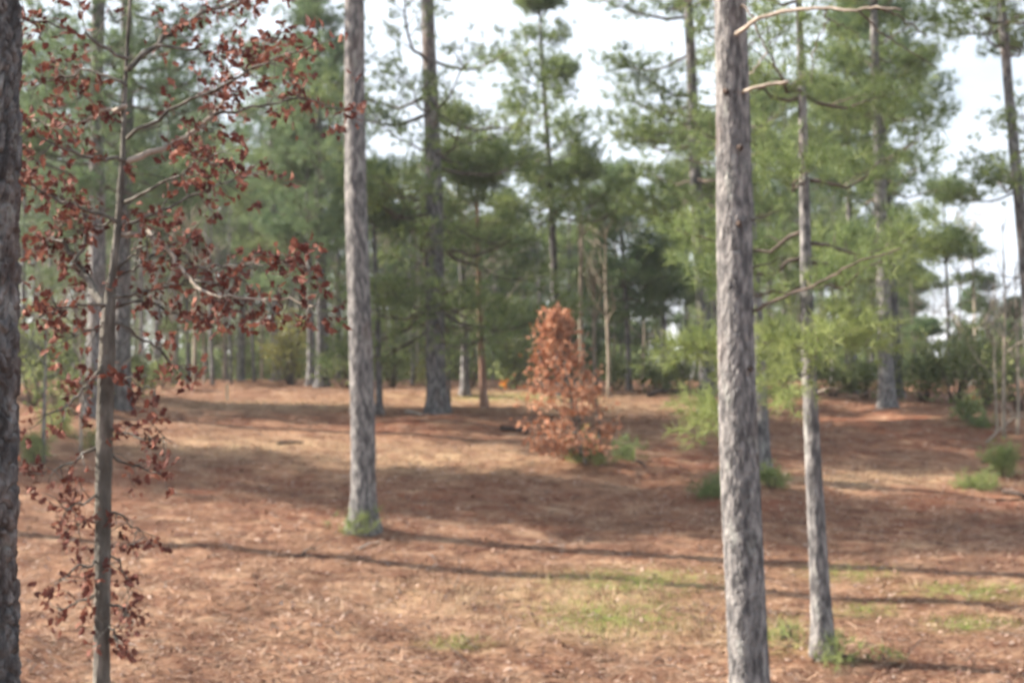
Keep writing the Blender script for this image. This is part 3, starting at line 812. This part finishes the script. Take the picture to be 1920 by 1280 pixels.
# ------------------------------------------------------------------ shrubs
def shrub(name, base, rx, h, label, seed, mat, n=700, size=.10, kind='leaf', cat="shrub", group=None, low=0.05):
    g = np.random.default_rng(seed)
    e = empty(name, base, label, cat, group)
    t = Tubes(); P = []
    ns = max(5, int(n / 70))
    for _ in range(ns):
        a = g.random() * 6.28; rr = math.sqrt(g.random()) * rx; hh = h * (0.3 + .8 * g.random()) * (1 - .4 * (rr / rx) ** 2)
        end = np.array([math.cos(a) * rr, math.sin(a) * rr * .8, hh])
        mid = end * np.array([.45, .45, .55]) + g.normal(size=3) * .05
        t.add(np.array([[0.05 * math.cos(a), .05 * math.sin(a), -.05], mid, end]), [.016, .010, .003], 4)
        m = n // ns
        f = low + (1 - low) * g.random(m) ** .7
        c = mid + (end - mid) * f[:, None]
        P.append(c + g.normal(size=(m, 3)) * np.array([.2, .2, .16]) * (.5 + rx * .4))
    P = np.concatenate(P); P[:, 2] = np.maximum(P[:, 2], .03)
    link("stems", t.mesh("stems"), M['limb'], e, kind="stuff")
    D = norm(g.normal(size=P.shape) + [0, 0, .4])
    if kind == 'leaf':
        s = size * (.6 + .7 * g.random((len(P), 1)))
        sd = norm(np.cross(D, g.normal(size=P.shape))) * s * .32
        V = np.stack([P, P + D * s * .55 + sd, P + D * s, P, P + D * s, P + D * s * .55 - sd], 1).reshape(-1, 3)
    else:
        V = needles(P, D, 14, size, .008, seed=seed)
    link("foliage", mesh_tris("foliage", V), M[mat], e, kind="stuff")
    return e

SHRUBS = [
 (545, 722, .75, 1.7, 'shrub_yellow', 1500, "yellow-green shrub between the sunlit pine trunk and the pale narrow one"),
 (60, 760, 1.2, 2.2, 'shrub', 1400, "dense green bush beside the left edge pine at the wood's edge"),
 (115, 775, .8, 1.3, 'shrub', 700, "lower green bush left of the russet oak's trunk"),
 (265, 742, .5, .8, 'shrub', 450, "small bush at the foot of the dark tall pine"),
 (308, 728, .5, .7, 'shrub', 400, "small dark bush by the far left corner of the clearing"),
 (450, 712, 1.0, 1.5, 'shrub', 900, "dark bush in the wood behind the small stake"),
 (650, 728, .9, 1.3, 'shrub', 800, "bush behind the foot of the grey centre-left trunk"),
 (735, 726, .9, 1.4, 'shrub', 800, "dark green bush left of the stout centre pine at the wood's edge"),
 (800, 724, .8, 1.1, 'shrub_yellow', 700, "olive bush partly behind the stout centre pine"),
 (880, 728, .8, 1.3, 'shrub', 700, "green bush right of the stout centre pine at the wood's edge"),
 (965, 730, 1.0, 1.5, 'shrub', 1000, "green bush left of the copper-leaved oak at the wood's edge"),
 (1155, 732, .9, 1.2, 'shrub', 800, "green bush right of the copper-leaved oak's top"),
 (1230, 733, .8, 1.2, 'shrub', 700, "green bush below the bright gap left of the leaning pine"),
 (1280, 736, .8, 1.0, 'shrub', 700, "green bush touching the leaning pine's left side"),
 (1460, 742, .9, 1.3, 'shrub', 800, "green bush right of the big right trunk at the wood's edge"),
 (1560, 745, .9, 1.2, 'shrub', 800, "green bush right of the slender sunlit pine"),
 (1625, 748, .7, 1.0, 'shrub', 600, "green bush left of the sunlit pale pine"),
 (1730, 752, 1.1, 1.5, 'shrub', 1300, "rounded green bush just right of the sunlit pale pine"),
 (1790, 755, 1.2, 1.9, 'shrub', 1500, "largest green bush below the bright sky at right"),
 (1850, 760, 1.0, 1.6, 'shrub', 1100, "green bush behind the bare saplings at right"),
 (1915, 770, 1.1, 1.8, 'shrub', 1000, "green bush at the right edge behind the bare saplings"),
 (1810, 788, .5, .5, 'shrub', 350, "low scrubby bush in front of the green bushes at right"),
]
for i, (px, py, rx, h, mat, n, label) in enumerate(SHRUBS):
    b = on_ground(px, py)
    shrub("shrub", b, rx, h * 1.25, label, 500 + i, mat, n=int(n * 1.15), size=.11)

SEEDLINGS = [
 (670, 1000, .20, .32, 'needle_bright', 32, "bright green tuft at the foot of the grey centre-left pine"),
 (1877, 893, .30, .55, 'needle_bright', 110, "bright yellow-green pine seedling near the right edge"),
 (1560, 1240, .20, .26, 'needle_bright', 22, "green tuft with brown straw at the slender sunlit pine's foot"),
 (112, 818, .26, .50, 'needle_bright', 60, "bright green seedling left of the russet oak's trunk, the higher of two"),
 (62, 868, .26, .55, 'needle_bright', 55, "pale green seedling beside the left edge pine, the lower of two"),
 (172, 840, .15, .40, 'needle_bright', 30, "small green seedling touching the russet oak's trunk"),
 (1330, 925, .34, .20, 'needle', 60, "low green tuft on the mound left of the big right trunk"),
 (1447, 915, .22, .30, 'needle_bright', 50, "green tuft on the mound right of the big right trunk"),
 (1110, 868, .38, .48, 'needle_bright', 90, "green clump under the copper-leaved oak"),
 (1175, 862, .30, .32, 'needle', 40, "low green plant right of the copper-leaved oak's foot"),
 (1835, 915, .34, .14, 'needle_bright', 60, "low grassy green patch below the yellow-green seedling at right"),
 (1840, 800, .26, .35, 'needle', 40, "small green plant in front of the bare saplings at right"),
 (1475, 1200, .08, .20, 'needle_bright', 6, "tiny green sprig between the big right trunk and the slender pine"),
 (1655, 1235, .07, .14, 'needle_bright', 5, "tiny green sprig right of the slender pine's foot"),
]
for i, (px, py, rx, h, mat, n, label) in enumerate(SEEDLINGS):
    shrub("seedling", on_ground(px, py), rx, h, label, 600 + i, mat, n=n * 2, size=.16, kind='needle', cat="seedling")

# ------------------------------------------------------------------ copper-leaved young oak in the clearing
bo = on_ground(1092, 872)
eo = empty("oak_tree", bo, "young oak covered in copper-brown leaves in the middle of the clearing", "oak tree")
do = bo[1]
g = np.random.default_rng(77)
for px0, py0, px1, py1, w in [(1088, 842, 1050, 600, .035), (1132, 850, 1110, 660, .03), (1100, 868, 1075, 700, .028)]:
    limb_px(eo, bo, [(px0, py0 + 12, do), (px0 + (px1 - px0) * .3 - 6, py0 + (py1 - py0) * .35, do - .1), (px1 + 8, py1 + 60, do), (px1, py1, do + .1)], w, .008, 'bark_oak', name="stem", seed=int(px0))
LP = []; LD = []
outline = [(580, 1040, 5), (620, 1042, 18), (660, 1054, 38), (700, 1060, 56), (740, 1067, 68), (790, 1070, 72), (828, 1060, 56)]
ys = np.array([o[0] for o in outline]); cxs = np.array([o[1] for o in outline]); ws = np.array([o[2] for o in outline])
for _ in range(84):
    py = float(g.choice([590, 612, 640, 668, 698, 728, 760, 792, 822])) + g.normal() * 6; cx = np.interp(py, ys, cxs); hw = np.interp(py, ys, ws) * 1.38
    a = g.random() * 6.28; rr = hw * (.5 + .55 * math.sqrt(g.random()))
    px = cx + math.cos(a) * rr; dd = do + math.sin(a) * rr / FPX * do
    tx = np.interp(py, [590, 860], [1050, 1095])
    P0 = (tx + (px - tx) * .1, py + 25, do + (dd - do) * .1)
    o, P = limb_px(eo, bo, [P0, ((P0[0] + px) / 2, py + 8, (do + dd) / 2), (px, py, dd)], .009, .003, 'bark_oak', name="twig", seed=int(g.integers(9999)), sides=4)
    m = int(g.integers(16, 38))
    i = np.clip((len(P) * (.35 + .65 * g.random(m))).astype(int), 0, len(P) - 1)
    off = g.normal(size=(m, 3)) * np.array([.12, .12, .055])
    LP.append(P[i] + off); LD.append(norm(off + g.normal(size=(m, 3)) * .5 + [0, 0, -.35]))
link("crown", leaves_mesh("crown", np.concatenate(LP), np.concatenate(LD), .10, 78), M['leaf_orange'], eo, kind="stuff")

# ------------------------------------------------------------------ russet oak in the foreground, left
bk = stand(190, 9.5)
ek = empty("oak_tree", bk, "slim oak hung with dark russet leaves in the left foreground", "oak tree")
DK = 9.5
tr = [(190, 1420, DK), (190, 1280, DK), (192, 1100, DK), (193, 950, DK), (196, 800, DK), (200, 680, DK), (203, 590, DK), (210, 520, DK + .05), (221, 420, DK + .1), (230, 310, DK + .1), (233, 200, DK + .15), (238, 100, DK + .2), (246, -40, DK + .2), (252, -200, DK + .2)]
Q = np.array([at(*p) for p in tr]) - bk
lw = [18, 15.5, 14.5, 14.5, 15, 15, 13, 7.5, 6.2, 5.4, 4.4, 3.6, 2.6, 1.6]
link("trunk", bark_trunk("trunk", Q, np.array(lw) / FPX * DK, 36, 420, 9, (.03, .06), .005), M['bark_oak'], ek)
OAK = [  # limb polylines in photo pixels; last number: how far it comes forward (-) or goes back (+)
 ([(200, 578), (165, 530), (140, 490), (118, 452)], 9, 4, .2), ([(140, 490), (165, 445), (160, 400), (110, 370), (60, 350)], 4, 1.5, .5),
 ([(120, 456), (95, 440), (60, 470)], 4, 1.2, .3),
 ([(228, 440), (270, 432), (310, 465), (340, 505), (372, 545), (430, 562), (520, 556), (592, 575)], 6, 1.3, -.6),
 ([(340, 505), (400, 500), (470, 490), (560, 500)], 3, 1, -.8),
 ([(236, 305), (300, 282), (360, 248), (402, 215), (425, 178), (430, 130)], 7, 1.4, .5), ([(402, 215), (470, 205), (550, 180), (648, 205)], 3.5, 1, .7),
 ([(236, 300), (190, 296), (130, 285), (50, 250)], 4.5, 1.2, -.5), ([(236, 200), (200, 205), (170, 218), (120, 238), (60, 225)], 5, 1.3, .4),
 ([(240, 130), (290, 85), (350, 40), (440, 0), (520, -30)], 6, 2, .8), ([(290, 85), (370, 100), (470, 95), (530, 60)], 3, 1, .5),
 ([(225, 420), (150, 385), (90, 370), (40, 330)], 4, 1.2, -.4), ([(226, 425), (300, 395), (390, 350), (480, 325)], 4, 1.1, .3),
 ([(240, 110), (160, 65), (100, 45), (45, 35)], 4, 1.2, -.3), ([(238, 260), (330, 200), (440, 150), (500, 110), (600, 90)], 4, 1, -.5),
 ([(204, 600), (250, 625), (300, 655), (330, 690)], 4, 1.1, .3), ([(200, 660), (180, 705), (140, 750), (90, 775)], 5, 1.3, -.3),
 ([(204, 580), (260, 560), (330, 590), (400, 600)], 4, 1, .6), ([(203, 575), (150, 570), (100, 585), (60, 600)], 3.5, 1, -.5),
 ([(196, 800), (250, 815), (322, 828)], 3.5, 1, -.3), ([(195, 850), (250, 870), (312, 898)], 3.5, 1, .3), ([(195, 835), (130, 865), (82, 888)], 3.5, 1, -.2),
 ([(195, 920), (150, 945), (122, 955)], 3, 1, -.3), ([(194, 955), (240, 975), (270, 1005)], 3, 1, .2), ([(193, 960), (150, 980), (130, 990)], 2.5, 1, .1),
 ([(193, 1050), (150, 1060), (115, 1085)], 3, 1, -.3), ([(193, 1055), (220, 1040), (245, 1100)], 3, 1, .2), ([(193, 1110), (140, 1130), (112, 1145)], 3, 1, .2), ([(193, 1120), (230, 1145), (250, 1165)], 3, 1, -.2),
 ([(193, 1160), (215, 1180), (222, 1215)], 2.5, 1, -.2), ([(205, 560), (300, 540), (380, 520), (450, 520)], 4, 1, .1), ([(230, 380), (330, 330), (400, 290)], 3.5, 1, -.6),
 ([(238, 160), (180, 130), (110, 140), (50, 170)], 3.5, 1, .3), ([(203, 700), (240, 720), (290, 730)], 2.5, 1, -.2), ([(232, 400), (170, 430), (110, 420)], 3, 1, .2),
 ([(210, 530), (260, 500), (330, 455), (360, 440)], 3.5, 1, .4), ([(215, 510), (260, 470), (300, 420)], 3, 1, -.3), ([(205, 600), (170, 620), (120, 640)], 2.5, 1, -.3)]
g = np.random.default_rng(5)
LP = []; LD = []
for n_, (pl, w0, w1, dz) in enumerate(OAK):
    k = len(pl)
    pts = [(p[0], p[1], DK + (.1 if p[1] < 560 else 0) + dz * (i / (k - 1)) ** 1.3) for i, p in enumerate(pl)]
    o, P = limb_px(ek, bk, pts, w0 / FPX * DK, w1 / FPX * DK, 'limb_pale' if n_ in (3, 5, 8) else 'bark_oak', wig=.010, seed=900 + n_, sides=7)
    L = np.sum(np.linalg.norm(np.diff(P, axis=0), axis=1))
    low = pl[0][1] > 780
    nt = int(4 + L * (24 if not low else 18))
    t = Tubes()
    for _ in range(nt):
        f = (.12 if low else .22) + (.88 if low else .78) * g.random() ** .8
        p = P[min(len(P) - 1, int(f * len(P)))]
        d = norm(g.normal(size=3) + norm(P[-1] - P[0]) * .8)
        tl = g.uniform(.06, .24) if not low else g.uniform(.05, .2)
        q = p + d * tl
        t.add(np.array([p, (p + q) / 2 + g.normal(size=3) * .012, q]), [.004, .003, .002], 3)
        m = int(g.integers(2, 7))
        for _2 in range(m):
            LP.append(q + g.normal(size=3) * .022); LD.append(norm(d * .5 + g.normal(size=3) * .7 + [0, 0, -.4]))
    link("twigs", t.mesh("twigs"), M['bark_oak'], o, kind="stuff")
LP = np.array(LP); LD = np.array(LD)
order = np.argsort(LP[:, 1])            # nearest first
single = order[:300]; rest = order[300:]
crown = link("crown", leaves_mesh("crown", LP[rest], LD[rest], .056, 15), M['leaf'], ek, kind="stuff")
leaf_meshes = []
for v in range(5):
    V, F = leaf_geometry(.1 + .2 * v, 60 + v)
    me = mesh_faces("leaf", V, F, smooth=False); me.materials.append(M['leaf_single']); leaf_meshes.append(me)
from mathutils import Matrix
Bs = rot_basis(LD[single], g)
for n_, i in enumerate(single):
    o = bpy.data.objects.new("leaf", leaf_meshes[n_ % 5]); COL.objects.link(o); o.parent = crown
    s = .057 * g.uniform(.55, 1.4)
    m4 = Matrix(Bs[n_].tolist()).to_4x4() @ Matrix.Diagonal((s, s, s, 1)); m4.translation = Vector(LP[i].tolist())
    o.matrix_local = m4

# ------------------------------------------------------------------ small things on the ground
def log(px0, py0, px1, py1, r, mat, name, label, cat, lift=0.03, bend=0.05, seed=0, side_twigs=0):
    a = on_ground(px0, py0); c = on_ground(px1, py1); g = np.random.default_rng(seed)
    n = 9; t = np.linspace(0, 1, n)[:, None]
    P = a * (1 - t) + c * t
    P[:, 2] = ground_z(P[:, 0], P[:, 1]) + r * .7 + lift * np.sin(t[:, 0] * 3.1)
    P[:, 1] += bend * np.sin(t[:, 0] * 3.1); P += g.normal(size=P.shape) * r * .12
    base = P[0].copy(); tb = Tubes(); tb.add(P - base, r * (1 - .45 * t[:, 0]), 9)
    if not side_twigs:
        return link(name, tb.mesh(name), M[mat], None, base, label, cat)
    e = empty(name, base, label, cat); link("stem", tb.mesh("stem"), M[mat], e)
    for k in range(side_twigs):
        i = int(g.integers(2, n - 1)); d = norm(g.normal(size=3) * [1, 1, .3] + [0, 0, .35]); L = g.uniform(.2, .7)
        q = Tubes(); q.add(np.array([P[i] - base, P[i] - base + d * L * .5 + [0, 0, .03], P[i] - base + d * L]), [r * .4, r * .28, r * .12], 5)
        link("twig", q.mesh("twig"), M[mat], e)
    return e
log(762, 775, 792, 780, .045, 'limb_pale', "fallen_branch", "short white weathered log left of the stout centre pine's foot", "log", seed=1)
log(520, 834, 568, 833, .035, 'wood_dark', "fallen_branch", "short dark branch lying on the tan grass at left", "branch", seed=2)
log(938, 806, 990, 815, .06, 'wood_dark', "fallen_log", "dark log in the hollow left of the copper-leaved oak", "log", seed=3)
log(1215, 745, 1275, 738, .07, 'wood_dark', "fallen_log", "dark log at the wood's edge left of the leaning pine", "log", seed=4, lift=.1)
log(1165, 850, 1210, 878, .03, 'wood_dark', "fallen_branch", "dark fallen branch right of the copper-leaved oak's foot", "branch", seed=5, side_twigs=3)
log(566, 1040, 592, 1030, .016, 'limb', "fallen_branch", "thin fallen stick on the lit straw left of the centre-left pine", "branch", seed=6, side_twigs=2)
log(672, 1030, 712, 1018, .014, 'limb_pale', "fallen_branch", "pale fallen stick just below the centre-left pine's foot", "branch", seed=7, side_twigs=2)
log(1800, 740, 1935, 690, .030, 'twig_pale', "fallen_branch", "long pale bare branch slanting up at the right edge", "branch", lift=.6, seed=8, side_twigs=6)
log(1850, 830, 1930, 790, .025, 'twig_pale', "fallen_branch", "tangle of pale twigs on the ground at the right edge", "branch", lift=.25, seed=9, side_twigs=10)
log(1840, 868, 1935, 860, .03, 'wood_dark', "fallen_log", "low dark log at the right edge by the yellow-green seedling", "log", seed=10)
log(1882, 925, 1925, 935, .05, 'wood_dark', "fallen_log", "dark stump-like log below the yellow-green seedling at the right edge", "log", seed=11)
log(180, 1000, 290, 965, .008, 'limb_pale', "fallen_branch", "thin pale twig on the straw right of the russet oak", "branch", seed=12)
# little marker stake
b = on_ground(426, 750)
V = []
w = .035; hh = .36
sv = np.array([[x * w, y * w * .6, z] for z in (-.05, hh) for x, y in ((-1, -1), (1, -1), (1, 1), (-1, 1))] + [[0, 0, hh + .05]])
me = bpy.data.meshes.new("stake"); me.from_pydata(sv.tolist(), [], [(0, 1, 5, 4), (1, 2, 6, 5), (2, 3, 7, 6), (3, 0, 4, 7), (4, 5, 8), (5, 6, 8), (6, 7, 8), (7, 4, 8), (3, 2, 1, 0)])
link("marker_stake", me, M['stake'], None, b, "small pale wooden stake on the far left of the clearing", "stake")
# orange leaf sprigs
for px, py, s_, lab in [(1826, 748, .11, "bright orange leaf cluster before the green bushes at right"), (945, 722, .09, "small orange-red leaf cluster at the wood's edge left of the copper-leaved oak")]:
    b = on_ground(px, py + 16)
    e = empty("leaf_sprig", b, lab, "sprig")
    t = Tubes(); t.add(np.array([[0, 0, -.03], [.02, 0, .1], [0, 0, .24]]), [.008, .006, .004], 4); link("stem", t.mesh("stem"), M['limb'], e)
    g = np.random.default_rng(int(px)); P = g.normal(size=(16, 3)) * [.09, .07, .06] + [0, 0, .24]
    link("leaves", leaves_mesh("leaves", P, norm(g.normal(size=(16, 3))), s_, int(px)), M['orange'], e)

# ------------------------------------------------------------------ ground cover
def scatter(n, dmin, dmax, seed, power=1.0, margin=1.15):
    g = np.random.default_rng(seed)
    d = dmin * (dmax / dmin) ** (g.random(n) ** power)
    x = (g.random(n) * 2 - 1) * d * 960 / FPX * margin
    return x, d, ground_z(x, d), g

def cover(name, n, dmin, dmax, seed, L, W, mat, label, tilt=.18, spec=None, thr=0.0, lift=.012, blades=False, power=1.0):
    x, y, z, g = scatter(n, dmin, dmax, seed, power)
    if spec is not None:
        w = patch(spec, x, y, z)
        keep = g.random(n) < np.clip((w - thr) / (1 - thr), 0, 1)
        x, y, z = x[keep], y[keep], z[keep]
    m = len(x)
    P = np.stack([x, y, z + lift * g.random(m)], -1)
    if blades:
        D = norm(np.stack([g.normal(size=m) * .45, g.normal(size=m) * .45, np.ones(m)], -1))
    else:
        a = g.random(m) * 6.28
        D = norm(np.stack([np.cos(a), np.sin(a), g.normal(size=m) * tilt + .05], -1))
    l = L * (.5 + g.random((m, 1))); s = norm(np.cross(D, [0, 0, 1.0]) + g.normal(size=(m, 3)) * .25) * W * (.6 + .8 * g.random((m, 1))) / 2
    if blades:
        V = np.stack([P - s, P + s, P + D * l], 1).reshape(-1, 3)
    else:
        A, B, C, E = P - s, P + s, P + D * l + s * .6, P + D * l - s * .6
        V = np.stack([A, B, C, A, C, E], 1).reshape(-1, 3)
    return link(name, mesh_tris(name, V), M[mat], None, None, label, "ground cover", None, "stuff")
cover("pine_straw", 230000, 10.5, 50, 1, .16, .007, 'straw', "reddish brown pine straw strewn over the whole clearing", tilt=.22)
cover("leaf_litter", 20000, 10.5, 45, 2, .05, .035, 'litter', "scattered dry fallen leaves on the pine straw", tilt=.4, lift=.02)
cover("grass", 170000, 11, 45, 3, .09, .007, 'grass', "patches of short green grass growing through the straw", spec=GREEN, thr=.12, blades=True)
cover("dry_grass", 110000, 11, 60, 4, .12, .008, 'grass_dry', "tan dry grass in the open patches of the clearing", spec=TAN, thr=.3, blades=True)

cover("fallen_twigs", 900, 11, 40, 9, .55, .012, 'limb', "thin fallen twigs lying about on the straw", tilt=.08, lift=.03)
# the wood that goes on behind: too far away to tell its trees apart
def far_wood():
    g = np.random.default_rng(321); TP = []; t = Tubes()
    for _ in range(170):
        d = g.uniform(75, 150); px = g.uniform(-150, 2070)
        topy = np.interp(px, [0, 400, 650, 900, 1150, 1200, 1260, 1330, 1420, 1680, 1720, 1800, 1920], [230, 280, 360, 390, 440, 610, 600, 430, 350, 420, 600, 590, 550]) + g.uniform(0, 90)
        b = stand(px, d); h = max(3, h_at(b, topy)); rad = h * .16 + .6
        t.add(np.array([b - [0, 0, .3], b + [0, 0, h * .5], b + [0, 0, h]]), [.16, .11, .03], 5)
        n = 260; u = g.random(n) ** .8; zz = h * (.22 + .78 * u); rr = rad * (1 - u) ** .7 + .25; a = g.random(n) * 6.28; q = np.sqrt(g.random(n))
        TP.append(np.stack([b[0] + np.cos(a) * rr * q, d + np.sin(a) * rr * q, b[2] + zz], -1))
    for _ in range(110):          # low brush under it
        px = g.uniform(-120, 1150) if g.random() < .8 else g.uniform(1400, 1700); d = g.uniform(60, 76); b = stand(px, d); n = 150
        hh = g.uniform(1.0, 2.6)
        TP.append(b + np.abs(g.normal(size=(n, 3)) * [0, 0, 1]) * hh * .5 + g.normal(size=(n, 3)) * [.7, .6, 0])
    TP = np.concatenate(TP)
    o = link("far_wood", mesh_tris("far_wood", needles(TP, norm(g.normal(size=TP.shape) + [0, 0, .5]), 8, .5, .065, seed=4)), M['needle_far'], None, None, "far mass of pines beyond the crest of the clearing", "woodland", None, "stuff")
    link("trunks", t.mesh("trunks"), M['bark'], o)
far_wood()

# ------------------------------------------------------------------ the thin winter haze of the photograph
hv = np.array([[x, y, z] for z in (-41.5, 27) for x, y in ((-1510, -410), (1510, -410), (1510, 3010), (-1510, 3010))])
me = bpy.data.meshes.new("haze")
me.from_pydata(hv.tolist(), [], [(3, 2, 1, 0), (4, 5, 6, 7), (0, 1, 5, 4), (1, 2, 6, 5), (2, 3, 7, 6), (3, 0, 4, 7)])
hm = bpy.data.materials.new("haze_air"); hm.use_nodes = True; hm.node_tree.nodes.clear()
ho = hm.node_tree.nodes.new("ShaderNodeOutputMaterial"); hp = hm.node_tree.nodes.new("ShaderNodeVolumePrincipled")
hp.inputs["Color"].default_value = (.92, .95, 1, 1); hp.inputs["Density"].default_value = 0.0006; hp.inputs["Anisotropy"].default_value = 0.3
hm.node_tree.links.new(hp.outputs[0], ho.inputs["Volume"])
link("haze", me, hm, None, None, "thin pale haze hanging over the whole clearing", "haze", None, "stuff")
